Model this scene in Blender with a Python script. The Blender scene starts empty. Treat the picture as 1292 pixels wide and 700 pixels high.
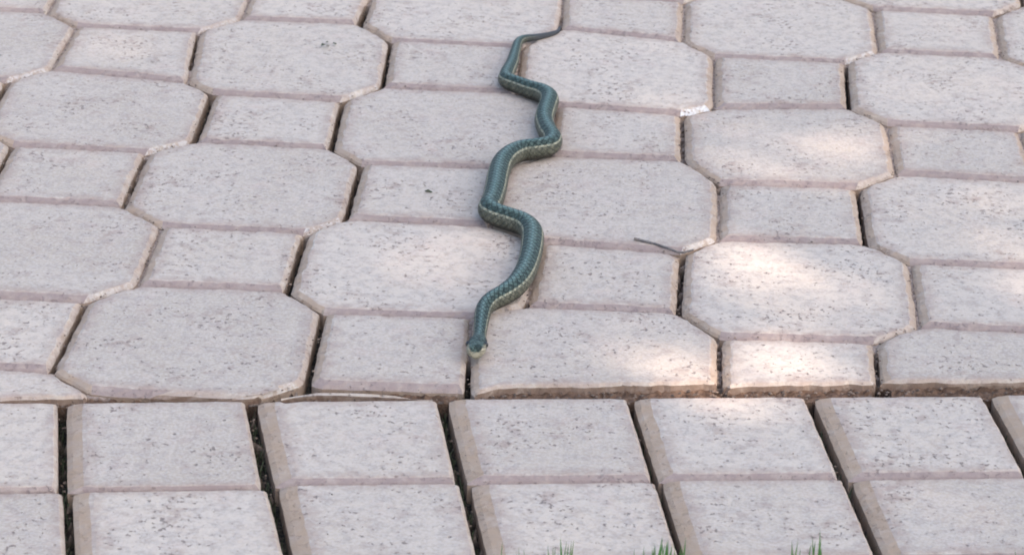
import bpy, math, random
import numpy as np
from mathutils import Vector, Matrix
from mathutils import noise as mn

R = math.radians
random.seed(7)
rng = np.random.default_rng(7)
sc = bpy.context.scene

# ------------------------------------------------------------------ camera
cam_d = bpy.data.cameras.new("camera")
cam = bpy.data.objects.new("camera", cam_d)
sc.collection.objects.link(cam)
sc.camera = cam
EL, AZ, ROLL, DIST = R(24.5327), R(-2.4250), R(1.8615), 2.18118
TGT = Vector((0.20634, -0.54870, 0.0))
fw = Vector((math.sin(AZ) * math.cos(EL), math.cos(AZ) * math.cos(EL), -math.sin(EL)))
ri = fw.cross(Vector((0, 0, 1))).normalized()
up = ri.cross(fw)
ri2 = ri * math.cos(ROLL) + up * math.sin(ROLL)
up2 = up * math.cos(ROLL) - ri * math.sin(ROLL)
M = Matrix((ri2, up2, -fw)).transposed().to_4x4()
M.translation = TGT - fw * DIST
cam.matrix_world = M
cam_d.sensor_width = 36
cam_d.lens = 3929.52 / 1292 * 36
cam_d.clip_start = 0.05
cam_d.clip_end = 1000
cam_d.dof.use_dof = True
cam_d.dof.focus_distance = 2.15
cam_d.dof.aperture_fstop = 22

# ------------------------------------------------------------------ light
SUN_EL, SUN_AZ = R(50), R(128)          # azimuth clockwise from +Y: sun at the right, in front of the paving
sunv = Vector((math.sin(SUN_AZ) * math.cos(SUN_EL), math.cos(SUN_AZ) * math.cos(SUN_EL), math.sin(SUN_EL)))
world = bpy.data.worlds.new("World")
sc.world = world
world.use_nodes = True
wn = world.node_tree
for n in list(wn.nodes):
    wn.nodes.remove(n)
sky = wn.nodes.new("ShaderNodeTexSky")
sky.sky_type = 'NISHITA'
sky.sun_disc = False
sky.sun_elevation = SUN_EL
sky.sun_rotation = SUN_AZ
sky.air_density = 1.0
sky.dust_density = 3.5
sky.ozone_density = 1.0
bg = wn.nodes.new("ShaderNodeBackground")
bg.inputs["Strength"].default_value = 0.13
wo = wn.nodes.new("ShaderNodeOutputWorld")
wn.links.new(sky.outputs[0], bg.inputs[0])
wn.links.new(bg.outputs[0], wo.inputs[0])
sd = bpy.data.lights.new("sun", 'SUN')
sd.energy = 2.0
sd.angle = R(0.6)
sd.color = (1.0, 0.82, 0.72)
so = bpy.data.objects.new("sun", sd)
sc.collection.objects.link(so)
so.rotation_euler = sunv.to_track_quat('Z', 'Y').to_euler()
so.location = (2, -2, 3)

sc.view_settings.view_transform = 'Standard'
sc.view_settings.look = 'None'
sc.view_settings.gamma = 1
sc.view_settings.exposure = 1.74
sc.cycles.filter_width = 1.8


# ------------------------------------------------------------------ materials
class NT:
    def __init__(self, name):
        m = bpy.data.materials.new(name)
        m.use_nodes = True
        self.m, self.t = m, m.node_tree
        self.b = self.t.nodes["Principled BSDF"]

    def n(self, typ, **kw):
        nd = self.t.nodes.new(typ)
        for k, v in kw.items():
            setattr(nd, k, v)
        return nd

    def l(self, a, b):
        self.t.links.new(a, b)

    def val(self, sock, v):
        if hasattr(v, "is_output") or hasattr(v, "links"):
            self.l(v, sock)
        else:
            sock.default_value = v

    def noise(self, scale, detail=3, rough=0.55, vec=None, out=0):
        nd = self.n("ShaderNodeTexNoise")
        nd.inputs["Scale"].default_value = scale
        nd.inputs["Detail"].default_value = detail
        nd.inputs["Roughness"].default_value = rough
        if vec is not None:
            self.l(vec, nd.inputs["Vector"])
        return nd.outputs[out]

    def ramp(self, x, a, b, lo=0.0, hi=1.0):
        nd = self.n("ShaderNodeMapRange")
        nd.interpolation_type = 'SMOOTHSTEP'
        self.val(nd.inputs[0], x)
        for i, v in enumerate((a, b, lo, hi)):
            self.val(nd.inputs[i + 1], v)
        return nd.outputs[0]

    def math(self, op, a, b=0.0, clamp=False):
        nd = self.n("ShaderNodeMath", operation=op)
        nd.use_clamp = clamp
        self.val(nd.inputs[0], a)
        self.val(nd.inputs[1], b)
        return nd.outputs[0]

    def mix(self, f, a, b):
        nd = self.n("ShaderNodeMix", data_type='RGBA')
        self.val(nd.inputs[0], f)
        for s, v in ((nd.inputs[6], a), (nd.inputs[7], b)):
            if isinstance(v, tuple):
                s.default_value = v + (1,) if len(v) == 3 else v
            else:
                self.l(v, s)
        return nd.outputs[2]

    def attr(self, name, out="Fac"):
        return self.n("ShaderNodeAttribute", attribute_name=name).outputs[out]

    def bump(self, h, dist, strength=1.0, normal=None):
        nd = self.n("ShaderNodeBump")
        nd.inputs["Strength"].default_value = strength
        nd.inputs["Distance"].default_value = dist
        self.l(h, nd.inputs["Height"])
        if normal is not None:
            self.l(normal, nd.inputs["Normal"])
        return nd.outputs[0]


def paver_material():
    k = NT("cast_concrete")
    pos = k.n("ShaderNodeNewGeometry").outputs["Position"]
    rnd = k.n("ShaderNodeObjectInfo").outputs["Random"]
    # tile to tile and cloudy variation
    base = k.mix(rnd, (0.400, 0.340, 0.270), (0.525, 0.450, 0.360))
    cloud = k.ramp(k.noise(14, 4, 0.6, pos), 0.35, 0.68)
    base = k.mix(k.math('MULTIPLY', cloud, 0.5), base, (0.500, 0.440, 0.368))
    pink = k.ramp(k.noise(33, 3, 0.6, pos), 0.52, 0.75)
    base = k.mix(k.math('MULTIPLY', pink, 0.45), base, (0.45, 0.345, 0.290))
    blot = k.ramp(k.noise(120, 3, 0.65, pos), 0.42, 0.62)
    base = k.mix(k.math('MULTIPLY', blot, 0.50), base, (0.315, 0.272, 0.238))
    fine = k.ramp(k.noise(420, 2, 0.6, pos), 0.38, 0.64)
    base = k.mix(k.math('MULTIPLY', fine, 0.40), base, (0.56, 0.505, 0.435))
    # pits and dark grit, in loose swarms
    den = k.ramp(k.noise(21, 3, 0.6, pos), 0.40, 0.68)
    grit = k.noise(240, 2.5, 0.62, pos)
    thr = k.math('SUBTRACT', 0.682, k.math('MULTIPLY', den, 0.10))
    mv0 = k.math('ADD', k.attr("mauve"), k.math('MULTIPLY', k.attr("stain"), 0.8))
    thr = k.math('SUBTRACT', thr, k.math('MULTIPLY', mv0, 0.055))
    pit = k.ramp(grit, thr, k.math('ADD', thr, 0.045))
    vor = k.n("ShaderNodeTexVoronoi")
    vor.inputs["Scale"].default_value = 105
    k.l(pos, vor.inputs["Vector"])
    sel = k.ramp(k.n("ShaderNodeSeparateColor").outputs[0], 0, 1)
    sepc = k.n("ShaderNodeSeparateColor")
    k.l(vor.outputs["Color"], sepc.inputs[0])
    rad = k.ramp(sepc.outputs[0], 0.60, 1.0, 0.0, 0.15)
    wob = k.math('ADD', vor.outputs["Distance"], k.math('MULTIPLY', k.noise(500, 2, 0.6, pos), 0.16))
    spot = k.ramp(k.math('SUBTRACT', wob, rad), 0.02, 0.10, 1, 0)
    pits = k.math('MAXIMUM', pit, spot)
    base = k.mix(k.math('MULTIPLY', pits, 0.62), base, (0.125, 0.088, 0.074))
    grime = k.math('MULTIPLY', k.ramp(k.noise(62, 4, 0.7, pos), 0.50, 0.66), k.math('ADD', k.math('MULTIPLY', den, 0.45), 0.12))
    base = k.mix(k.math('MULTIPLY', grime, 0.85), base, (0.250, 0.175, 0.140))
    mg = k.attr("margin")
    rub = k.math('MULTIPLY', mg, k.ramp(k.noise(75, 4, 0.7, pos), 0.28, 0.62))
    base = k.mix(k.math('MULTIPLY', rub, 0.52), base, (0.300, 0.215, 0.170))
    # dirty arrises: colour of jointing sand rubbed on the shoulder faces
    st = k.attr("stain")
    wear = k.ramp(k.noise(90, 4, 0.65, pos), 0.30, 0.62, 0.55, 1.0)
    base = k.mix(k.math('MULTIPLY', st, wear), base, (0.372, 0.272, 0.185))
    br = k.attr("soil")
    base = k.mix(k.math('MULTIPLY', br, wear), base, (0.150, 0.095, 0.065))
    mv = k.attr("mauve")
    base = k.mix(k.math('MULTIPLY', mv, k.ramp(k.noise(130, 3, 0.6, pos), 0.3, 0.6, 0.7, 1.25)), base, (0.270, 0.208, 0.185))  # front and back shoulders darkened: weaker skylight put into the colour
    wh = k.attr("catchlight")
    base = k.mix(k.math('MULTIPLY', wh, k.ramp(k.noise(210, 3, 0.7, pos), 0.42, 0.56)), base, (0.60, 0.59, 0.56))  # pale front-right shoulders: caught sunlight put into the colour
    k.l(base, k.b.inputs["Base Color"])
    k.b.inputs["Roughness"].default_value = 0.86
    k.b.inputs["Specular IOR Level"].default_value = 0.3
    h = k.math('ADD', k.math('MULTIPLY', k.noise(230, 4, 0.7, pos), 1.0), k.math('MULTIPLY', pits, -0.7))
    h = k.math('ADD', h, k.math('MULTIPLY', k.noise(38, 3, 0.6, pos), 1.2))
    k.l(k.bump(h, 0.0011, 0.85), k.b.inputs["Normal"])
    return k.m


def sand_material():
    k = NT("jointing_sand")
    pos = k.n("ShaderNodeNewGeometry").outputs["Position"]
    c = k.mix(k.ramp(k.noise(260, 3, 0.7, pos), 0.35, 0.65), (0.24, 0.185, 0.145), (0.41, 0.34, 0.29))
    c = k.mix(k.attr("soil"), c, k.mix(k.ramp(k.noise(150, 3, 0.6, pos), 0.35, 0.65), (0.085, 0.052, 0.034), (0.165, 0.105, 0.070)))
    dark = k.mix(k.ramp(k.noise(300, 2, 0.6, pos), 0.40, 0.7), (0.022, 0.020, 0.018), (0.085, 0.075, 0.055))
    c = k.mix(k.attr("organic"), c, dark)
    k.l(c, k.b.inputs["Base Color"])
    k.b.inputs["Roughness"].default_value = 0.95
    k.b.inputs["Specular IOR Level"].default_value = 0.15
    k.l(k.bump(k.noise(600, 3, 0.7, pos), 0.0012, 0.9), k.b.inputs["Normal"])
    return k.m


def snake_material():
    k = NT("snake_scales")
    a = k.attr("girth")           # 0 at the spine .. 1 at the belly
    hd = k.attr("head")           # 1 on the head
    uvn = k.n("ShaderNodeUVMap", uv_map="scales").outputs[0]
    sep = k.n("ShaderNodeSeparateXYZ")
    k.l(uvn, sep.inputs[0])
    u, v = sep.outputs[0], sep.outputs[1]
    pos = k.n("ShaderNodeNewGeometry").outputs["Position"]
    # lozenge scales: two sheared families of lines
    p = k.math('ADD', u, v)
    q = k.math('SUBTRACT', u, v)
    fp = k.math('ABSOLUTE', k.math('SUBTRACT', k.math('FRACT', p), 0.5))
    fq = k.math('ABSOLUTE', k.math('SUBTRACT', k.math('FRACT', q), 0.5))
    edge = k.math('MAXIMUM', fp, fq)
    seam = k.ramp(edge, 0.34, 0.5)
    cell = k.n("ShaderNodeTexWhiteNoise", noise_dimensions='2D')
    comb = k.n("ShaderNodeCombineXYZ")
    k.l(k.math('FLOOR', p), comb.inputs[0])
    k.l(k.math('FLOOR', q), comb.inputs[1])
    k.l(comb.outputs[0], cell.inputs["Vector"])
    cr = cell.outputs["Value"]
    teal = k.mix(cr, (0.082, 0.134, 0.115), (0.128, 0.186, 0.162))
    # dark saddles across the flanks
    bars = k.n("ShaderNodeMath", operation='SINE')
    k.l(k.math('MULTIPLY', v, 4.6), bars.inputs[0])
    barm = k.ramp(k.math('ADD', k.math('MULTIPLY', bars.outputs[0], 0.9), k.math('MULTIPLY', cr, 1.0)), 0.2, 1.1)
    flank = k.ramp(a, 0.05, 0.16)
    teal = k.mix(k.math('MULTIPLY', k.math('MULTIPLY', barm, flank), 0.85), teal, (0.022, 0.034, 0.029))
    teal = k.mix(k.math('MULTIPLY', k.ramp(a, 0.05, 0.17), 0.66), teal, (0.030, 0.048, 0.041))  # flanks darkened, back left lighter: shade and sheen put into the colour
    # thin pale spine line
    teal = k.mix(k.math('MULTIPLY', k.ramp(a, 0.012, 0.05, 1, 0), 0.45), teal, (0.15, 0.24, 0.22))
    teal = k.mix(k.math('MULTIPLY', seam, 0.62), teal, (0.014, 0.024, 0.021))
    # pale side stripe, olive lower flank; flank and belly darkened with painted contact shade
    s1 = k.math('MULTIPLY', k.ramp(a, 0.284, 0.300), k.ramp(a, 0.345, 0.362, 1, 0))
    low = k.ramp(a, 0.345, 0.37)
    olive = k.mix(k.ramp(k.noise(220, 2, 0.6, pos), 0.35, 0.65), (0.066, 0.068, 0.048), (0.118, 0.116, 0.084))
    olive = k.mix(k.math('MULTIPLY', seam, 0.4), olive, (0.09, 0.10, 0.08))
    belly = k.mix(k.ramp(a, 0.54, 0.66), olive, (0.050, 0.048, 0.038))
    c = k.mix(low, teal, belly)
    s1 = k.math('MULTIPLY', s1, k.ramp(k.noise(260, 2, 0.6, pos), 0.35, 0.6, 0.45, 1.0))
    c = k.mix(s1, c, (0.29, 0.285, 0.205))
    # head: dark cap behind the eyes, cream lips
    cap = k.mix(k.ramp(k.noise(300, 2, 0.6, pos), 0.4, 0.6), (0.026, 0.042, 0.036), (0.085, 0.125, 0.105))
    lip = k.attr("lip")
    hc = k.mix(lip, cap, (0.33, 0.30, 0.215))
    c = k.mix(hd, c, hc)
    c = k.mix(k.attr("jaw"), c, (0.02, 0.03, 0.028))
    # the tail end is duller
    c = k.mix(k.attr("tail"), c, (0.075, 0.080, 0.085))
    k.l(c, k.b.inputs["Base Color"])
    k.b.inputs["Roughness"].default_value = 0.52
    k.b.inputs["Specular IOR Level"].default_value = 0.20
    k.l(k.bump(k.math('SUBTRACT', 1.0, seam), 0.0009, 1.0), k.b.inputs["Normal"])
    return k.m


def plain(name, col, rough=0.6, var=None, scale=80, spec=0.4):
    k = NT(name)
    pos = k.n("ShaderNodeNewGeometry").outputs["Position"]
    k.l(k.mix(k.ramp(k.noise(scale, 3, 0.6, pos), 0.35, 0.65), col, var or tuple(x * 0.7 for x in col)), k.b.inputs["Base Color"])
    k.b.inputs["Roughness"].default_value = rough
    k.b.inputs["Specular IOR Level"].default_value = spec
    return k.m


PAVER = paver_material()
SAND = sand_material()
SNAKE = snake_material()
EYE = plain("wet_black_eye", (0.010, 0.010, 0.010), 0.12, (0.014, 0.012, 0.010), 80, 0.6)
TURF = plain("turf_soil", (0.055, 0.075, 0.022), 0.95, (0.035, 0.045, 0.018), 12)
BLADE = plain("grass_blade", (0.065, 0.170, 0.045), 0.55, (0.110, 0.195, 0.060), 60)
MOSS = plain("joint_weed", (0.040, 0.060, 0.030), 0.8, (0.10, 0.115, 0.07), 300)
LEAFBIT = plain("dry_leaf_crumb", (0.045, 0.060, 0.030), 0.8, (0.075, 0.075, 0.045), 400)
STRAW = plain("straw", (0.20, 0.17, 0.11), 0.8)
LEAF = plain("tree_leaf", (0.050, 0.105, 0.030), 0.55, (0.085, 0.130, 0.035), 6)
BARK = plain("bark", (0.14, 0.105, 0.075), 0.9, (0.07, 0.055, 0.045), 25)


def link(name, verts, faces, mat, parent=None, smooth=False):
    me = bpy.data.meshes.new(name)
    me.from_pydata(verts, [], faces)
    me.materials.append(mat)
    if smooth:
        me.polygons.foreach_set("use_smooth", [True] * len(me.polygons))
    me.update()
    o = bpy.data.objects.new(name, me)
    sc.collection.objects.link(o)
    if parent:
        o.parent = parent
    return o


# ------------------------------------------------------------------ paving layout (metres, ground plan)
W = 0.135           # half the repeat
A_ = 0.0523         # half side of the small square paver
B_ = W - A_         # half width of the octagon
OVR = {(52, -52): (0.0480, -0.0450), (83, -83): (0.0784, -0.0819), (83, -187): (0.0812, -0.1894), (52, -218): (0.0524, -0.2242),
       (-52, -218): (-0.0525, -0.2214), (52, -322): (0.0546, -0.3257), (-52, -322): (-0.0516, -0.3248), (83, -353): (0.0804, -0.3544),
       (-83, -187): (-0.0755, -0.1996), (-52, -52): (-0.0525, -0.0470), (218, -218): (0.2224, -0.2131), (218, -322): (0.2230, -0.3175),
       (187, -353): (0.1850, -0.3497), (218, -52): (0.2188, -0.0353), (322, -52): (0.3227, -0.0504), (353, -83): (0.3493, -0.0852),
       (353, -187): (0.3489, -0.2016), (322, -218): (0.3237, -0.2188), (322, -322): (0.3249, -0.3152), (353, -353): (0.3520, -0.3575),
       (353, -457): (0.3510, -0.4632), (322, -488): (0.3253, -0.4904), (322, -592): (0.3237, -0.5911), (353, -623): (0.3513, -0.6271),
       (83, -457): (0.0799, -0.4593), (52, -488): (0.0538, -0.4885), (52, -592): (0.0526, -0.5872), (83, -623): (0.0811, -0.6200),
       (187, -623): (0.1819, -0.6144), (218, -592): (0.2186, -0.5921), (218, -488): (0.2221, -0.4833), (83, -727): (0.0830, -0.7304)}
# open or dirt-filled joints: x0, y0, x1, y1, half width, how dark
OPEN = [(0.0752, -0.0901, 0.0813, -0.184, 0.00105, 1), (0.0495, 0.0016, 0.0485, -0.0429, 0.0019, 1), (0.0533, -0.2354, 0.0546, -0.3225, 0.00115, 0.8),
        (-0.0515, -0.2283, -0.051, -0.3247, 0.0017, 1), (0.081, -0.3607, 0.0806, -0.4548, 0.00125, 0.8), (0.0537, -0.4928, 0.0529, -0.5845, 0.0014, 1),
        (0.0816, -0.6251, 0.0835, -0.7303, 0.0014, 1), (0.1848, -0.6808, 0.1873, -0.7322, 0.0009, 1), (-0.0894, -0.0856, -0.0815, -0.1603, 0.0009, 0.7),
        (0.3237, -0.2308, 0.3242, -0.3136, 0.0008, 0.28), (0.3231, -0.4962, 0.3237, -0.5847, 0.0012, 0.55), (0.3518, -0.6344, 0.354, -0.7026, 0.0010, 0.4),
        (0.0549, -0.3257, 0.0804, -0.3544, 0.0008, 0.5), (0.0533, -0.5884, 0.0811, -0.62, 0.0008, 0.5), (0.0487, -0.0449, 0.0784, -0.0819, 0.0009, 0.7),
        (0.0812, -0.1894, 0.0638, -0.2077, 0.0009, 0.8), (0.0828, -0.7327, 0.0575, -0.7528, 0.003, 0.5),
        (0.3248, -0.4932, 0.3429, -0.4741, 0.0008, 0.8), (0.0187, -0.2155, 0.052, -0.2234, 0.0009, 0.8), (0.0904, -0.1918, 0.1312, -0.1899, 0.0008, 0.8),
        (0.3268, -0.2167, 0.3483, -0.2, 0.0009, 0.9), (0.3496, -0.2015, 0.423, -0.2006, 0.0007, 0.7), (-0.0752, -0.2013, -0.0522, -0.2231, 0.001, 0.8),
        (0.2183, -0.5869, 0.2191, -0.6023, 0.001, 1), (0.2168, -0.0036, 0.219, -0.0392, 0.0007, 0.3), (0.3249, -0.3216, 0.3508, -0.3545, 0.0005, 0.3),
        (0.3237, -0.5911, 0.3513, -0.6295, 0.0008, 0.5), (0.3538, -0.3665, 0.418, -0.3676, 0.0006, 0.4)]
for c in list(range(-7, 0)) + list(range(3, 10)):          # outside the photographed part the left-hand joints stay open too
    for r in range(-6, 6):
        if c >= 3 and r % 2 == 0 or random.random() < 0.25:
            continue
        if -0.06 < c * W + W / 2 < 0.37 and -5 < r:
            continue
        x = c * W + (A_ if (c + r) % 2 == 0 else B_)
        y = -r * W
        h = A_ * random.uniform(0.7, 1)
        if not (-0.08 < x < 0.40):
            OPEN.append((x, y + h, x + 0.001, y - h, random.uniform(0.0004, 0.0012), random.uniform(0.3, 0.95)))
SEG = np.array(OPEN)


def vertex(x, y):
    key = (round(x * 1000), round(y * 1000))
    if key in OVR:
        return OVR[key]
    rr = random.Random(key[0] * 7919 + key[1])
    return (x + rr.uniform(-.002, .002), y + rr.uniform(-.002, .002))


def clip_y(x):
    """front limit of the octagonal pavers, where they were cut against the edging course"""
    px = [-2, 0.0071, 0.0417, 0.060, 0.086, 0.1415, 0.1838, 0.1889, 0.2086, 0.2796, 0.3494, 0.3571, 0.3728, 0.4082, 2]
    py = [-2 * .15 - .755, -0.7552, -0.7569, -0.750, -0.7335, -0.7317, -0.7332, -0.7337, -0.7193, -0.7088, -0.6973, -0.7037, -0.6969, -0.6916, -0.6916 + 1.5918 * .148]
    return float(np.interp(x, px, py))


def seg_widen(p):
    d = SEG[:, 2:4] - SEG[:, 0:2]
    t = np.clip(((p - SEG[:, 0:2]) * d).sum(1) / (d * d).sum(1), 0, 1)
    q = SEG[:, 0:2] + d * t[:, None]
    dist = np.hypot(*(p - q).T)
    w = SEG[:, 4] * np.clip(1 - (dist - 0.002) / 0.006, 0, 1)
    return float(w.max())


def offset_corners(poly, offs):
    """poly counter-clockwise; every edge i (i -> i+1) moved inwards by offs[i]"""
    n = len(poly)
    out = []
    for i in range(n):
        a, b, c = poly[i - 1], poly[i], poly[(i + 1) % n]
        d1 = (b - a) / np.linalg.norm(b - a)
        d2 = (c - b) / np.linalg.norm(c - b)
        n1 = np.array((-d1[1], d1[0]))
        n2 = np.array((-d2[1], d2[0]))
        o1, o2 = offs[i - 1], offs[i]
        A = np.array((n1, n2))
        rhs = np.array((n1 @ b + o1, n2 @ b + o2))
        if abs(np.linalg.det(A)) < 0.05:
            out.append(b + n1 * o1)
        else:
            out.append(np.linalg.solve(A, rhs))
    return np.array(out)


SIDES = ['left', 'front_left', 'front', 'front_right', 'right', 'back_right', 'back', 'back_left']


def side_of(nx, ny):
    ang = math.degrees(math.atan2(ny, nx)) % 360      # outward normal
    return ['right', 'back_right', 'back', 'back_left', 'left', 'front_left', 'front', 'front_right'][int(((ang + 22.5) % 360) // 45)]


BEV = dict(left=.0056, right=.0030, front=.0068, back=.0032, front_left=.0048, front_right=.0034, back_left=.0030, back_right=.0030)


def make_paver(name, poly, parent, style, clip=False, gap=None, stains=None, step=0.0045, catchlight=0.0, bev=None, rag=1.0, drop=0.0038):
    poly = np.array(poly, float)
    cutline = None
    if clip:
        xa, xb = poly[:, 0].min(), poly[:, 0].max()
        ya, yb = clip_y(xa), clip_y(xb)
        m_ = (yb - ya) / (xb - xa)
        low_ = min(0.0, min(clip_y(xa + (xb - xa) * t) - (ya + (yb - ya) * t) for t in (.1, .25, .4, .55, .7, .85))) - 0.0005
        cutline = lambda q: q[1] - (ya + m_ * (q[0] - xa)) - low_
        out = []
        for i in range(len(poly)):
            a, b = poly[i], poly[(i + 1) % len(poly)]
            fa, fb = cutline(a), cutline(b)
            if fa >= 0:
                out.append(a)
            if (fa < 0) != (fb < 0):
                out.append(a + (b - a) * (fa / (fa - fb)))
        poly = [out[0]]
        for q in out[1:]:
            if np.linalg.norm(q - poly[-1]) > 0.002:
                poly.append(q)
        if np.linalg.norm(poly[0] - poly[-1]) < 0.002:
            poly.pop()
        poly = np.array(poly)
        if len(poly) < 3:
            return None
    n = len(poly)
    g = gap or dict(left=.0010, right=.0010, front=.0007, back=.0007, front_left=.0007, front_right=.0007, back_left=.0007, back_right=.0007)
    bv = bev or BEV
    sides = []
    for i in range(n):
        d = poly[(i + 1) % n] - poly[i]
        sides.append(side_of(d[1], -d[0]))
        if clip and abs(cutline(poly[i])) < 1e-4 and abs(cutline(poly[(i + 1) % n])) < 1e-4:
            sides[-1] = 'cut'
    g = dict(g, cut=0.0)
    bv = dict(bv, cut=0.0001)
    go = [g[s] for s in sides]
    bmin = 0.0042
    rings = []
    levels = [(0.0, -0.030), (0.0, -drop), (0.35, -drop * 0.52), (1.0, -0.0004), (1.28, 0.0)]
    seed = random.uniform(0, 50)
    counts = [max(2, int(np.linalg.norm(poly[(i + 1) % n] - poly[i]) / step)) for i in range(n)]
    for li, (f, z) in enumerate(levels):
        cs = offset_corners(poly, [go[i] + (bv[sides[i]] * f if f < 2 else bv[sides[i]] * 1.28 + 0.0085) for i in range(n)])
        pts, fs = [], []
        for i in range(n):
            a, b = cs[i], cs[(i + 1) % n]
            dd = poly[(i + 1) % n] - poly[i]
            dd = dd / np.linalg.norm(dd)
            inn = np.array((-dd[1], dd[0]))
            for k in range(counts[i]):
                t = k / counts[i]
                p = a + (b - a) * t
                ctr = poly[i] + (poly[(i + 1) % n] - poly[i]) * t
                w = seg_widen(ctr)
                # rounded, slightly broken arris
                rgh = mn.noise(Vector((p[0] * 90, p[1] * 90, seed))) * 0.0006 * rag + mn.noise(Vector((p[0] * 330, p[1] * 330, seed + 4))) * 0.0007 * rag
                if li >= 2:
                    rgh *= 2.0
                corner = 0.0011 * max(0, 1 - min(t, 1 - t) * counts[i] / 1.6)
                p = p + inn * (w * (1 if li < 3 else 0.8 if li < 5 else 0.2) + rgh + corner)
                zz = z
                if clip:
                    cy = clip_y(p[0]) + (0.0 if li < 2 else (0.0010 if li == 2 else (0.0028 if li == 3 else (0.0045 if li == 4 else 0.0120))))
                    cy += mn.noise(Vector((p[0] * 120, 3, seed))) * 0.0022 + mn.noise(Vector((p[0] * 40, 9, seed))) * 0.0018
                    if p[1] < cy:
                        p = np.array((p[0], cy))
                        if li == 1: zz = -0.0075
                        if li == 2: zz = -0.0022
                pts.append((p[0], p[1], zz + (mn.noise(Vector((p[0] * 60, p[1] * 60, seed + 9))) * 0.0004 if 0 < li < 4 else 0)))
                fs.append(sides[i])
        rings.append(pts)
    cm = np.array(rings[1]).mean(0)
    for rg in rings:                       # keep every ring running one way round: no folds at short edges
        for k in range(1, len(rg)):
            a, b = rg[k - 1], rg[k]
            if (a[0] - cm[0]) * (b[1] - cm[1]) - (a[1] - cm[1]) * (b[0] - cm[0]) <= 0:
                rg[k] = (a[0], a[1], b[2])
    inner = []
    for q in rings[-1]:
        d = cm - np.array(q)
        d[2] = 0
        inner.append(tuple(np.array(q) + d * min(0.4, 0.010 / max(1e-6, np.linalg.norm(d)))))
    rings.append(inner)
    N = len(rings[0])
    cen = np.array(rings[1])[:, :2].mean(0)
    V = [(x - cen[0], y - cen[1], z) for rg in rings for (x, y, z) in rg]
    F, stain, soil, mauve, catchlights = [], [], [], [], []
    for li in range(len(rings) - 1):
        for k in range(N):
            k2 = (k + 1) % N
            F.append((li * N + k, li * N + k2, (li + 1) * N + k2, (li + 1) * N + k))
            s = fs[k]
            x, y, _ = rings[1][k]
            cut = s == 'cut' or (clip and y < clip_y(x) + 0.002)
            sv = so_ = mv = lv = 0.0
            if li == 0:
                so_ = 1.0 if cut else 0.35
                sv = 0.8
            elif li in (1, 2):
                sv = stains.get(s, 0.0)
                if s in ('front', 'back'):
                    mv = 0.7
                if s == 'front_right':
                    lv = catchlight
                if cut:
                    so_, mv = (0.85 if li == 1 else 0.0), 0.0
                    sv = 0.5 if li == 1 else 0.15
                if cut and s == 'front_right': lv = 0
            stain.append(sv); soil.append(so_); mauve.append(mv); catchlights.append(lv)
    top = (len(rings) - 1) * N
    V.append((cm[0] - cen[0], cm[1] - cen[1], 0.0))
    for k in range(N):
        F.append((top + k, top + (k + 1) % N, top + N))
    for a in (stain, soil, mauve, catchlights):
        a += [0.0] * N
    o = link(name, V, F, PAVER, parent)
    for nm, arr in (("stain", stain), ("soil", soil), ("mauve", mauve), ("catchlight", catchlights)):
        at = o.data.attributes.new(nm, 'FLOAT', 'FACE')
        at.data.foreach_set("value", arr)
    at = o.data.attributes.new("margin", 'FLOAT', 'POINT')
    at.data.foreach_set("value", ([1.0] * (5 * N) + [0.0] * (N + 1)))
    o.location = (cen[0], cen[1], random.uniform(-0.0006, 0.0004))
    o.rotation_euler = (R(random.uniform(-.25, .25)), R(random.uniform(-.25, .25)), 0)
    return o


# ---- edging course geometry
X0 = {0: .0485, 1: .1738, 2: .2970}
SL = {0: -.235, 1: -.186, 2: -.165}


def col_x(k, y):
    if k < 0:
        return .0485 + .122 * k - .20 * (y + .75)
    if k > 2:
        return .2970 + .119 * (k - 2) - .165 * (y + .75)
    return X0[k] + SL[k] * (y + .75)


def row_y(j, x):
    return (-.7628 + .132 * x, -.8775 + .134 * x, -.9810 + .134 * x)[j]


def edge_corner(k, j, dx=0.0, dy=0.0):
    x = col_x(k, -.8)
    for _ in range(8):
        y = row_y(j, x)
        x = col_x(k, y)
    return (x + dx, y + dy)


# ------------------------------------------------------------------ bedding sand: carries every paver of the pavement
def axis(a, b, fa, fb, fine, coarse):
    v = [a]
    while v[-1] < b:
        v.append(v[-1] + (fine if fa <= v[-1] <= fb else coarse))
    return np.array(v)


gx = axis(-1.00, 1.34, -0.34, 0.78, 0.0026, 0.009)
gy = axis(-0.99, 0.86, -0.99, 0.16, 0.0026, 0.009)
GX, GY = np.meshgrid(gx, gy)
org = np.zeros_like(GX)
dep = np.zeros_like(GX)
wig = 0.5 + 0.5 * np.sin(GX * 310 + 3 * np.sin(GY * 140)) * np.sin(GY * 420 + 2 * np.sin(GX * 200))
for (x0, y0, x1, y1, w, dk) in OPEN:
    dx, dy = x1 - x0, y1 - y0
    t = np.clip(((GX - x0) * dx + (GY - y0) * dy) / (dx * dx + dy * dy), 0, 1)
    ds = np.hypot(GX - x0 - dx * t, GY - y0 - dy * t)
    near = ds < 0.0055
    amt = np.where(wig < dk * 1.15, 1.0, 0.25) * near
    org = np.maximum(org, amt)
for k in range(-8, 9):
    xx = col_x(k, GY)
    inb = GY < (-.7628 + .132 * GX + 0.001)
    near = (np.abs(GX - xx) < 0.0075) & inb
    org = np.where(near, np.where(wig > 0.93, 0.35, 1.0), org)
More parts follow.
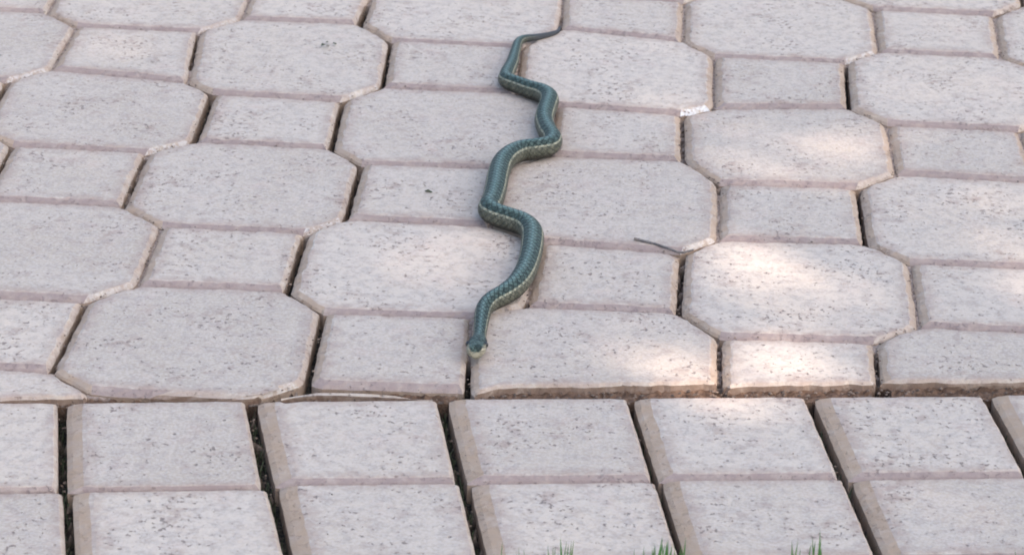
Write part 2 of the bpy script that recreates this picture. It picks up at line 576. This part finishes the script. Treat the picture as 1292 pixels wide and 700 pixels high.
gap_band = (GY < np.interp(GX, [-2, 0.0071, 0.0417, 0.060, 0.086, 0.1415, 0.1838, 0.1889, 0.2086, 0.2796, 0.3494, 0.3571, 0.3728, 0.4082, 2],
                           [-1.055, -0.7552, -0.7569, -0.750, -0.7335, -0.7317, -0.7332, -0.7337, -0.7193, -0.7088, -0.6973, -0.7037, -0.6969, -0.6916, -0.456]) + 0.006) \
    & (GY > -.7628 + .132 * GX - 0.006)
rough = rng.normal(0, 0.0004, GX.shape)
GZ = -0.0046 + rough - 0.012 * org
GZ = np.where(gap_band & (org < 0.5), -0.0062 + rough * 1.8, GZ)
soilv = np.where(gap_band, 1.0, 0.12)
nx_, ny_ = len(gx), len(gy)
V = np.stack([GX.ravel(), GY.ravel(), GZ.ravel()], 1)
ii = (np.arange(ny_ - 1)[:, None] * nx_ + np.arange(nx_ - 1)[None, :]).ravel()
Fq = np.stack([ii, ii + 1, ii + nx_ + 1, ii + nx_], 1)
# keep only cells under the paving (not over the lawn)
cx, cy = V[Fq].mean(1)[:, 0], V[Fq].mean(1)[:, 1]
Fq = Fq[cy > -.9815 + .134 * cx]
pavement = link("pavement", V.tolist(), Fq.tolist(), SAND)
for nm, arr in (("organic", org), ("soil", soilv)):
    at = pavement.data.attributes.new(nm, 'FLOAT', 'POINT')
    at.data.foreach_set("value", arr.ravel())
pavement["kind"] = "structure"
pavement["label"] = "pale concrete block paving of octagons and squares with an edging course"

# ground out to the horizon
gv = [(-150, -150, -0.034), (150, -150, -0.034), (150, 150, -0.034), (-150, 150, -0.034)]
ground = link("ground", gv, [(0, 1, 2, 3)], TURF)
ground["kind"] = "structure"
ground["label"] = "lawn soil beside and under the paving"

# ------------------------------------------------------------------ octagonal and square pavers
CRACK = [(0.2915, -0.4748), (0.3076, -0.4813)]
for r in range(-6, 9):
    for c in range(-7, 10):
        x, y = c * W, -r * W
        if (c + r) % 2:      # octagon
            q = [(B_, -A_), (B_, A_), (A_, B_), (-A_, B_), (-B_, A_), (-B_, -A_), (-A_, -B_), (A_, -B_)]
            poly = [vertex(x + a, y + b) for a, b in q]
        else:
            q = [(A_, -A_), (A_, A_), (-A_, A_), (-A_, -A_)]
            poly = [vertex(x + a, y + b) for a, b in q]
        # corners the edging cuts away
        ymax = max(p[1] for p in poly)
        if ymax < clip_y(x) + 0.012:
            continue
        ymin = min(p[1] for p in poly)
        clip = ymin < max(clip_y(p[0]) for p in poly) + 0.003
        if (c, r) == (2, 3):
            # the lower right corner sags over its open joint
            poly = [p for p in poly]
        if (c, r) == (1, 5):
            clip = False
        right = c >= 2
        stn = dict(left=.85, right=.75 if right else .25, front_left=.8, front=.12, back=.05, front_right=.1, back_left=.25, back_right=.1)
        catchlight = {(2, 1): 1.0, (0, 3): 0.45, (0, 5): 0.3, (2, 3): 0.35, (0, 1): 0.2}.get((c, r), random.choice((0, 0, .2, .4)))  # strength of the painted catchlight per paver
        bev = dict(BEV)
        if right:
            bev['right'] = .0042
        if (c, r) == (2, 1):
            bev['front_right'] = .0055
        make_paver("paver", poly, pavement, 'tile', clip=clip, stains=stn, catchlight=catchlight, bev=bev)

# ------------------------------------------------------------------ edging pavers: two courses along the lawn
for j in (0, 1):
    for k in range(-8, 9):
        gaps = {0: .0036, 1: .0034, 2: .0020, 3: .0030}
        gl, gr = gaps.get(k, .0028), gaps.get(k + 1, .0028)
        low = -0.0055 if k < 0 and j == 0 else 0.0
        sh = 0.0016 if j == 1 and k >= 0 else (0.003 if j == 1 else 0)
        p00 = edge_corner(k, j + 1, sh, low)
        p10 = edge_corner(k + 1, j + 1, sh, low)
        p11 = edge_corner(k + 1, j, sh, -0.0055 if k < 0 and j == 1 else 0)
        p01 = edge_corner(k, j, sh, -0.0055 if k < 0 and j == 1 else 0)
        g = dict(left=gl, right=gr, front=.0005, back=.0005, front_left=.001, front_right=.001, back_left=.001, back_right=.001)
        if k < 0:
            g['front'] = g['back'] = .0011
        bev = dict(left=.0105 if k in (0, 1) else .0098, right=.0022, front=.0064 if k >= 0 else .003, back=.0022, front_left=.004, front_right=.004, back_left=.003, back_right=.003)
        stn = dict(left=.95, right=.25, front=.03, back=.22, front_left=.5, front_right=.3, back_left=.3, back_right=.1)
        make_paver("edging_paver", [p00, p10, p11, p01], pavement, 'brick', gap=g, stains=stn, bev=bev, rag=0.4, step=.005)

# ------------------------------------------------------------------ thin broken sliver of paver in the cut joint
sl_top = [(0.0690, -0.7500), (0.0776, -0.7452), (0.0908, -0.7392), (0.1040, -0.7368), (0.1180, -0.7362), (0.1300, -0.7368), (0.1410, -0.7378), (0.1530, -0.7388), (0.1660, -0.7412)]
sl_bot = [(x, y - w) for (x, y), w in zip(sl_top, (0.0005, .0018, .0030, .0036, .0036, .0034, .0030, .0022, .0006))]
pl = sl_bot + sl_top[::-1]
n = len(pl)
Vs = [(x, y, -0.02) for x, y in pl] + [(x + random.uniform(-.0004, .0004), y + random.uniform(-.0005, .0005), -0.0022 + random.uniform(-.0006, .0006)) for x, y in pl]
Fs = [(i, (i + 1) % n, n + (i + 1) % n, n + i) for i in range(n)] + [tuple(range(n, 2 * n))]
sliver = link("paver_sliver", Vs, Fs, PAVER, pavement)
for nm, arr in (("stain", [.6] * n + [.35]), ("soil", [.9] * n + [0.0]), ("mauve", [0.0] * (n + 1)), ("catchlight", [0.0] * (n + 1))):
    at = sliver.data.attributes.new(nm, 'FLOAT', 'FACE')
    at.data.foreach_set("value", arr)
sliver["label"] = "thin broken sliver of paver wedged in the brown joint"

# ------------------------------------------------------------------ snake
SN = [(0.2182, -0.0376, 0.0013), (0.217, -0.0486, 0.0017), (0.211, -0.0578, 0.0022), (0.2001, -0.0681, 0.0028), (0.1904, -0.0748, 0.0033), (0.1857, -0.0871, 0.004), (0.1844, -0.112, 0.0046), (0.1834, -0.1411, 0.0055), (0.181, -0.168, 0.0064), (0.1812, -0.1833, 0.0067), (0.1907, -0.1936, 0.007), (0.2008, -0.2029, 0.0073), (0.212, -0.2125, 0.0078), (0.2177, -0.2265, 0.0081), (0.2163, -0.2523, 0.008), (0.2157, -0.2721, 0.0078), (0.2195, -0.2939, 0.008), (0.2239, -0.3097, 0.008), (0.222, -0.3228, 0.0079), (0.2126, -0.33, 0.0081), (0.2014, -0.3359, 0.0082), (0.1931, -0.3488, 0.0085), (0.1882, -0.3675, 0.0087), (0.1867, -0.3927, 0.0088), (0.1864, -0.4169, 0.0087), (0.1853, -0.4377, 0.0086), (0.1839, -0.4525, 0.0086), (0.1897, -0.4612, 0.0085), (0.2022, -0.4697, 0.0085), (0.2118, -0.4778, 0.0085), (0.2174, -0.493, 0.0086), (0.2184, -0.5179, 0.0085), (0.2174, -0.5421, 0.0082), (0.2147, -0.5651, 0.0082), (0.2097, -0.5838, 0.008), (0.2028, -0.5965, 0.0075), (0.1952, -0.6064, 0.0069), (0.1911, -0.6173, 0.0062), (0.1903, -0.6303, 0.0055), (0.1904, -0.644, 0.0049), (0.1905, -0.6569, 0.0046)]


def catmull(P, step):
    P = [np.array(p) for p in P]
    P = [2 * P[0] - P[1]] + P + [2 * P[-1] - P[-2]]
    out = []
    for i in range(1, len(P) - 2):
        a, b, c, d = P[i - 1:i + 3]
        m = max(2, int(np.linalg.norm((c - b)[:2]) / step))
        for k in range(m):
            t = k / m
            out.append(0.5 * (2 * b + (c - a) * t + (2 * a - 5 * b + 4 * c - d) * t * t + (3 * b - a - 3 * c + d) * t ** 3))
    out.append(P[-2])
    return np.array(out)


cl = catmull(SN, 0.0022)
rr = cl[:, 2] * 0.935
for _ in range(6):
    rr[1:-1] = (rr[:-2] + 2 * rr[1:-1] + rr[2:]) / 4
# (x, y, half width, half height, centre z, head amount)
sect = [(x, y, r * 1.02, r * 1.13, r * 1.13, 0.0) for (x, y, _), r in zip(cl, rr)]
sect += [(0.1905, -0.6612, .0048, .0046, .0050, 0.0), (0.1905, -0.6655, .0051, .0047, .0055, 0.3), (0.1904, -0.6690, .0060, .0050, .0060, 1),
         (0.1903, -0.6722, .0064, .0051, .0064, 1), (0.1902, -0.6754, .0067, .0052, .0067, 1), (0.1901, -0.6786, .0067, .0052, .0069, 1),
         (0.1900, -0.6816, .0062, .0050, .0070, 1), (0.1899, -0.6842, .0065, .0052, .0070, 1), (0.1898, -0.6864, .0060, .0050, .0069, 1),
         (0.1898, -0.6882, .0055, .0046, .0067, 1), (0.1898, -0.6894, .0045, .0038, .0065, 1), (0.1898, -0.6900, .0027, .0023, .0064, 1)]
NS = 28
V, F, UV = [], [], []
gir, hd, lip, tail, jaw = [], [], [], [], []
ctr = np.array([s[:2] for s in sect])
tan = np.gradient(ctr, axis=0)
tan /= np.linalg.norm(tan, axis=1)[:, None]
arc = np.concatenate([[0], np.cumsum(np.linalg.norm(np.diff(ctr, axis=0), axis=1))])
for i, (x, y, w, h, zc, hh) in enumerate(sect):
    sx, sy = -tan[i][1], tan[i][0]
    for k in range(NS):
        a = 2 * math.pi * k / NS          # 0 = spine
        s, c = math.sin(a), math.cos(a)
        if hh > 0.5:                      # flatter crown, squarer jaw on the head
            s = math.copysign(abs(s) ** 0.85, s)
            zz = zc + h * (c if c < 0 else c * 0.88)
        else:
            zz = zc + h * c * (1 if c > 0 else 1)
            if c < -0.9:
                zz = zc - h * (0.9 + (abs(c) - 0.9) * 0.7)
        if c < 0:
            s *= 1 - 0.34 * c * c
        V.append((x + sx * w * s, y + sy * w * s, max(zz + 0.0014 * max(0, min(1, (-0.655 - y) / 0.015)), 0.0002)))
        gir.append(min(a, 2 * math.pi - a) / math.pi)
        hd.append(hh)
        lp = 0.0
        g_ = gir[-1]
        if hh > 0.5:
            front = max(0, min(1, (-0.6765 - y) / 0.006))
            lp = 1.0 if g_ > 0.56 - 0.30 * front else 0.0
        lip.append(lp)
        tail.append(max(0, min(1, (0.055 - arc[i]) / 0.02)))
        jaw.append(1.0 if (-0.6800 < y < -0.6680 and 0.27 < g_ < 0.56) else 0.0)
for i in range(len(sect) - 1):
    for k in range(NS):
        k2 = (k + 1) % NS
        F.append((i * NS + k, (i + 1) * NS + k, (i + 1) * NS + k2, i * NS + k2))
        for (ii_, kk) in ((i, k), (i + 1, k), (i + 1, k + 1), (i, k + 1)):
            UV.append((kk / NS * 10.0, arc[ii_] / 0.0050))
F.append(tuple(range(NS - 1, -1, -1))[::-1])
UV += [(0, 0)] * NS
L0 = (len(sect) - 1) * NS
F.append(tuple(range(L0, L0 + NS))[::-1])
UV += [(0, 0)] * NS
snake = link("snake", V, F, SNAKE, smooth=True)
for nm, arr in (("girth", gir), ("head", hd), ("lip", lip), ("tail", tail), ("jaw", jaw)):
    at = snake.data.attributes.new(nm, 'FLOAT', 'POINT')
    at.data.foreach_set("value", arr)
uvl = snake.data.uv_layers.new(name="scales")
uvl.data.foreach_set("uv", [q for uv in UV for q in uv])
snake["label"] = "slender teal green snake with a pale side stripe winding across the octagonal pavers"
snake["category"] = "snake"


def ball(name, r, mat, parent, loc, nu=14, nv=9, sc3=(1, 1, 1)):
    V = [(0, 0, r * sc3[2])]
    for j in range(1, nv):
        t = math.pi * j / nv
        for i in range(nu):
            p = 2 * math.pi * i / nu
            V.append((r * math.sin(t) * math.cos(p) * sc3[0], r * math.sin(t) * math.sin(p) * sc3[1], r * math.cos(t) * sc3[2]))
    V.append((0, 0, -r * sc3[2]))
    F = [(0, 1 + i, 1 + (i + 1) % nu) for i in range(nu)]
    for j in range(nv - 2):
        for i in range(nu):
            a, b = 1 + j * nu + i, 1 + j * nu + (i + 1) % nu
            F.append((a, a + nu, b + nu, b))
    e = len(V) - 1
    F += [(e, 1 + (nv - 2) * nu + (i + 1) % nu, 1 + (nv - 2) * nu + i) for i in range(nu)]
    o = link(name, V, F, mat, parent, True)
    o.location = loc
    return o


for s in (-1, 1):
    ball("eye", 0.0019, EYE, snake, (0.1901 + s * 0.0057, -0.6785, 0.0096))

# ------------------------------------------------------------------ small litter
# two dark crumbs of leaf on the far left octagon
lv, lf = [], []
for (cx_, cy_, s_, a_) in ((0.0245, -0.1075, .0030, .3), (0.0270, -0.1010, .0022, 1.4), (0.0335, -0.1040, .0024, 2.0), (0.0285, -0.1105, .0018, .9)):
    b0 = len(lv)
    m = 7
    for i in range(m):
        t = 2 * math.pi * i / m
        rr_ = s_ * random.uniform(.6, 1.2)
        px, py = rr_ * math.cos(t), rr_ * .62 * math.sin(t)
        lv.append((cx_ + px * math.cos(a_) - py * math.sin(a_), cy_ + px * math.sin(a_) + py * math.cos(a_), 0.0012 + random.uniform(0, .0018)))
    lv.append((cx_, cy_, 0.0030))
    for i in range(m):
        lf.append((b0 + i, b0 + (i + 1) % m, b0 + m))
crumb = link("leaf_crumb", lv, lf, LEAFBIT)
crumb["label"] = "small dark green scrap of crumbled leaf lying on the upper left octagonal paver"
crumb["category"] = "leaf scrap"
lv, lf = [], []
m = 9
for i in range(m):
    t = 2 * math.pi * i / m
    q = random.uniform(.75, 1.15)
    px, py = .0036 * q * math.cos(t), .0015 * q * math.sin(t)
    lv.append((0.1358 + px * .9 + py * .4, -0.4040 - px * .4 + py * .9, 0.0008))
lv.append((0.1358, -0.4040, 0.0024))
lf = [(i, (i + 1) % m, m) for i in range(m)]
crumb = link("seed_husk", lv, lf, LEAFBIT)
crumb["label"] = "single dark seed husk on the small square paver left of the snake"
crumb["category"] = "seed husk"


def stem(name, pts, r, mat, label, cat):
    V, F = [], []
    pts = [np.array(p) for p in pts]
    for i, p in enumerate(pts):
        t = pts[min(i + 1, len(pts) - 1)] - pts[max(i - 1, 0)]
        t = t / np.linalg.norm(t)
        s = np.cross(t, (0, 0, 1)); s /= np.linalg.norm(s)
        u = np.cross(s, t)
        rr_ = r * (1 - 0.35 * i / (len(pts) - 1))
        for k in range(6):
            a = 2 * math.pi * k / 6
            V.append(tuple(p + rr_ * (s * math.cos(a) + u * math.sin(a))))
    for i in range(len(pts) - 1):
        for k in range(6):
            F.append((i * 6 + k, i * 6 + (k + 1) % 6, i * 6 + 6 + (k + 1) % 6, i * 6 + 6 + k))
    F.append(tuple(range(6))); F.append(tuple(range(len(V) - 6, len(V))))
    o = link(name, V, F, mat, None, True)
    o["label"] = label
    o["category"] = cat
    return o


JOINT_LINE = plain("dark_joint_line", (0.085, 0.078, 0.075), 0.85, (0.17, 0.15, 0.135), 300)  # for a thin rod added to draw the dark open joint line
stem("joint_line", [(0.2905, -0.4742, .0015), (0.2975, -0.4772, .0012), (0.3060, -0.4808, .0010), (0.3140, -0.4862, .0009), (0.3220, -0.4926, .0006), (0.3262, -0.4924, .0006), (0.3330, -0.4868, .0006)], 0.0010, JOINT_LINE,
     "thin dark rod drawn for the dark line along the joint below the octagonal paver right of the snake", "joint_line")

# loose grains of grit and soil crumbs in and beside the joints
GRIT = plain("grit_grain", (0.21, 0.155, 0.115), 0.9, (0.075, 0.058, 0.045), 170)
gv_, gf_ = [], []


def grain(x, y, z, s_):
    b0 = len(gv_)
    a = random.uniform(0, 3)
    for (ux, uy, uz) in ((1, 0, 0), (0, 1, 0), (-1, 0, 0), (0, -1, 0), (0, 0, 1), (0, 0, -.6)):
        q = s_ * random.uniform(.6, 1.2)
        gv_.append((x + (ux * math.cos(a) - uy * math.sin(a)) * q, y + (ux * math.sin(a) + uy * math.cos(a)) * q, z + uz * q * .7))
    for t in range(4):
        gf_.append((b0 + t, b0 + (t + 1) % 4, b0 + 4))
        gf_.append((b0 + (t + 1) % 4, b0 + t, b0 + 5))


random.seed(77)
for r in range(-4, 7):
    for c in range(-4, 8):
        x, y = c * W, -r * W
        hx = A_ if (c + r) % 2 == 0 else B_
        for (xa, ya, xb, yb, m) in ((x - hx, y - A_, x - hx, y + A_, 20), (x - A_, y - hx, x + A_, y - hx, 9), (x - hx, y - A_, x - A_, y - hx, 10) if hx == B_ else (0, 0, 0, 0, 0),
                                    (x + A_, y - hx, x + hx, y - A_, 10) if hx == B_ else (0, 0, 0, 0, 0)):
            for t in range(m):
                if random.random() < .35:
                    continue
                t_ = random.random()
                px, py = xa + (xb - xa) * t_ + random.gauss(0, .0022), ya + (yb - ya) * t_ + random.gauss(0, .0022)
                if py > clip_y(px) + .004:
                    grain(px, py, random.uniform(-.0036, -.0008), random.uniform(.0004, .0013))
for i in range(900):                 # in the brown cut joint
    px = random.uniform(-.4, .8)
    lo, hi = -.7628 + .132 * px, clip_y(px)
    if hi > lo:
        grain(px, random.uniform(lo, hi), -.0055, random.uniform(.0006, .0018))
for k in range(-4, 8):               # down in the edging joints
    for i in range(22):
        py = random.uniform(-.975, -.74)
        grain(col_x(k, py) + random.gauss(0, .0016), py, random.uniform(-.014, -.006), random.uniform(.0007, .0015))
for i in range(420):                 # strewn over the faces
    px, py = random.uniform(-.4, .8), random.uniform(-.97, .1)
    if py > clip_y(px) + .01 or py < -.79 + .132 * px:
        grain(px, py, .0002, random.uniform(.0003, .0008))
grit = link("grit", gv_, gf_, GRIT)
grit["kind"] = "stuff"
grit["label"] = "loose grit and soil crumbs in and beside the paving joints"
random.seed(31)

# ------------------------------------------------------------------ grass of the lawn edge and weeds in the joints
def blades(name, items, mat, width):
    V, F = [], []
    width0 = width
    for (x, y, z, h, lx, ly, a) in items:
        width = width0 * (1.5 if random.random() < .25 else 1)
        b0 = len(V)
        w = width * random.uniform(.7, 1.2)
        ca, sa = math.cos(a) * w / 2, math.sin(a) * w / 2
        for i, t in enumerate((0, .35, .7, 1)):
            px, py, pz = x + lx * t * t, y + ly * t * t, z + h * t * (1 - .12 * t)
            if i < 3:
                ww = (1, .85, .55)[i]
                V += [(px - ca * ww, py - sa * ww, pz), (px, py + w * .18 * ww, pz), (px + ca * ww, py + sa * ww, pz)]
            else:
                V.append((px, py, pz))
        for i in (0, 1):
            q = b0 + i * 3
            F += [(q, q + 1, q + 4, q + 3), (q + 1, q + 2, q + 5, q + 4)]
        q = b0 + 6
        F += [(q, q + 1, b0 + 9), (q + 1, q + 2, b0 + 9)]
    return link(name, V, F, mat)


it = []
for i in range(7000):
    x = random.uniform(-1.0, 1.3)
    d = random.random() ** 1.5 * 0.40
    y = -.9835 + .134 * x - d
    h = random.uniform(.018, .030) + min(d, .1) * .06
    it.append((x, y, -0.034, h, random.uniform(-.012, .012), random.uniform(-.012, .008), random.uniform(-.6, .6)))
# the tufts that stand up over the edging
for (x0, x1, n_, top) in ((.217, .222, 3, .036), (.232, .240, 5, .040), (.250, .264, 12, .041), (.2985, .328, 22, .036), (.308, .322, 10, .040), (.392, .410, 14, .042), (-.16, -.12, 12, .035), (.52, .56, 12, .036)):
    for i in range(n_):
        x = random.uniform(x0, x1)
        y = -.9850 + .134 * x - random.uniform(0, .006)
        it.append((x, y, -0.034, (top + .024) * random.uniform(.75, 1.0), random.uniform(-.004, .004), random.uniform(.0, .005), random.uniform(-.5, .5)))
grass = blades("grass", it, BLADE, 0.0022)
grass["kind"] = "stuff"
grass["label"] = "green lawn grass along the near edge of the paving"

it = []
for k in range(-4, 8):
    for i in range(130):
        y = random.uniform(-.985, -.735)
        x = col_x(k, y) + random.uniform(-.0025, .0025)
        if y > -.7628 + .132 * x or y < -.978 + .134 * x:
            continue
        it.append((x, y, -0.016, random.uniform(.003, .0125), random.uniform(-.003, .003), random.uniform(-.005, .005), random.uniform(0, 3)))
weeds = blades("joint_weeds", it, MOSS, 0.0012)
weeds["kind"] = "stuff"
weeds["label"] = "tiny weeds and moss down in the open edging joints"

# ------------------------------------------------------------------ unseen tree, added to cast broken shade on the paving
tree = bpy.data.objects.new("added_shade_tree", None)
sc.collection.objects.link(tree)
cc = np.array((0.2, -0.45, 0)) + 5.2 * np.array(sunv)
tree.location = (cc[0] + .5, cc[1] - .4, -0.034)
tree["label"] = "unseen leafy tree added to shade the paving in patches"
tree["category"] = "tree"
tb = np.array(tree.location)
sv_ = np.array(sunv)
e1 = np.cross(sv_, (0, 0, 1)); e1 /= np.linalg.norm(e1)
e2 = np.cross(sv_, e1)
# places on the paving that get some sun through the crown: x, y, rx, ry, share of leaves missing
DAP = [(0.405, -0.285, .045, .060, .74), (0.395, -0.545, .040, .080, .72), (0.375, -0.690, .045, .045, .70), (0.165, -0.505, .036, .048, .56), (0.325, -0.655, .045, .030, .52), (0.335, -0.200, .020, .015, .72),
       (0.62, -0.40, .06, .08, .72), (-0.25, -0.60, .05, .06, .6)]
V, F = [], []
random.seed(21)
NL = 27000
cell = {}
for i in range(NL + 4000):
    rad = 1.45 * math.sqrt(random.random())
    th = random.uniform(0, 2 * math.pi)
    dpt = random.uniform(-.75, .75) * math.sqrt(max(.05, 1 - (rad / 1.6) ** 2))
    p = cc + e1 * rad * math.cos(th) + e2 * rad * math.sin(th) + sv_ * dpt
    gq = p - sv_ * (p[2] / sv_[2])
    skip = False
    if i >= NL:                            # second pass: leaves added to block stray sun over the middle of the paving
        gx_, gy_ = random.uniform(-.12, .46), random.uniform(-1.0, .1)
        if cell.get((int(gx_ // .03), int(gy_ // .03)), 0) > 3:
            continue
        q0 = np.array((gx_, gy_, 0.0))
        gq = q0
        p = q0 + sv_ * (5.2 + random.uniform(-.7, .7))
    for (dx_, dy_, rx, ry, pr) in DAP:
        dd = ((gq[0] - dx_) / (rx + .028)) ** 2 + ((gq[1] - dy_) / (ry + .028)) ** 2
        if dd < 1 and (i >= NL or random.random() < pr):
            skip = True
    if skip:
        continue
    ck = (int(gq[0] // .03), int(gq[1] // .03))
    cell[ck] = cell.get(ck, 0) + 1
    L_ = random.uniform(.05, .085)
    ax = Vector((random.gauss(0, 1), random.gauss(0, 1), random.gauss(0, .5))).normalized()
    nn = (Vector(sunv) * .9 + Vector((random.gauss(0, .5), random.gauss(0, .5), random.gauss(0, .5)))).normalized()
    ax = (ax - nn * ax.dot(nn)).normalized()
    bx = nn.cross(ax)
    P = Vector(p - tb)
    b0 = len(V)
    V += [tuple(P - ax * L_ * .5), tuple(P + bx * L_ * .26), tuple(P + ax * L_ * .5), tuple(P - bx * L_ * .26)]
    F.append((b0, b0 + 1, b0 + 2, b0 + 3))
link("crown", V, F, LEAF, tree)  # crown of the added unseen tree


def limb(name, pts, r0, r1):
    V, F = [], []
    K = 10
    for i, p in enumerate(pts):
        t = i / (len(pts) - 1)
        r = r0 + (r1 - r0) * t
        d = Vector(pts[min(i + 1, len(pts) - 1)]) - Vector(pts[max(i - 1, 0)])
        d.normalize()
        s = d.cross(Vector((0, 1, 0.1))).normalized()
        u = s.cross(d)
        for k in range(K):
            a = 2 * math.pi * k / K
            V.append(tuple(Vector(p) + (s * math.cos(a) + u * math.sin(a)) * r))
    for i in range(len(pts) - 1):
        for k in range(K):
            F.append((i * K + k, i * K + (k + 1) % K, (i + 1) * K + (k + 1) % K, (i + 1) * K + k))
    link(name, V, F, BARK, tree, True)


c0 = Vector(cc - tb)
limb("trunk", [(0, 0, 0), (.03, .02, 1.0), (-.02, .03, 2.0), (-.15, .12, 2.9)], .15, .09)
for k in range(6):
    a = k * 1.05
    e = c0 + Vector((math.cos(a) * .8, math.sin(a) * .8, random.uniform(-.2, .5)))
    limb("limb", [(-.12, .1, 2.75), tuple(Vector((-.15, .12, 2.9)).lerp(e, .5) + Vector((0, 0, .12))), tuple(e)], .06, .015)
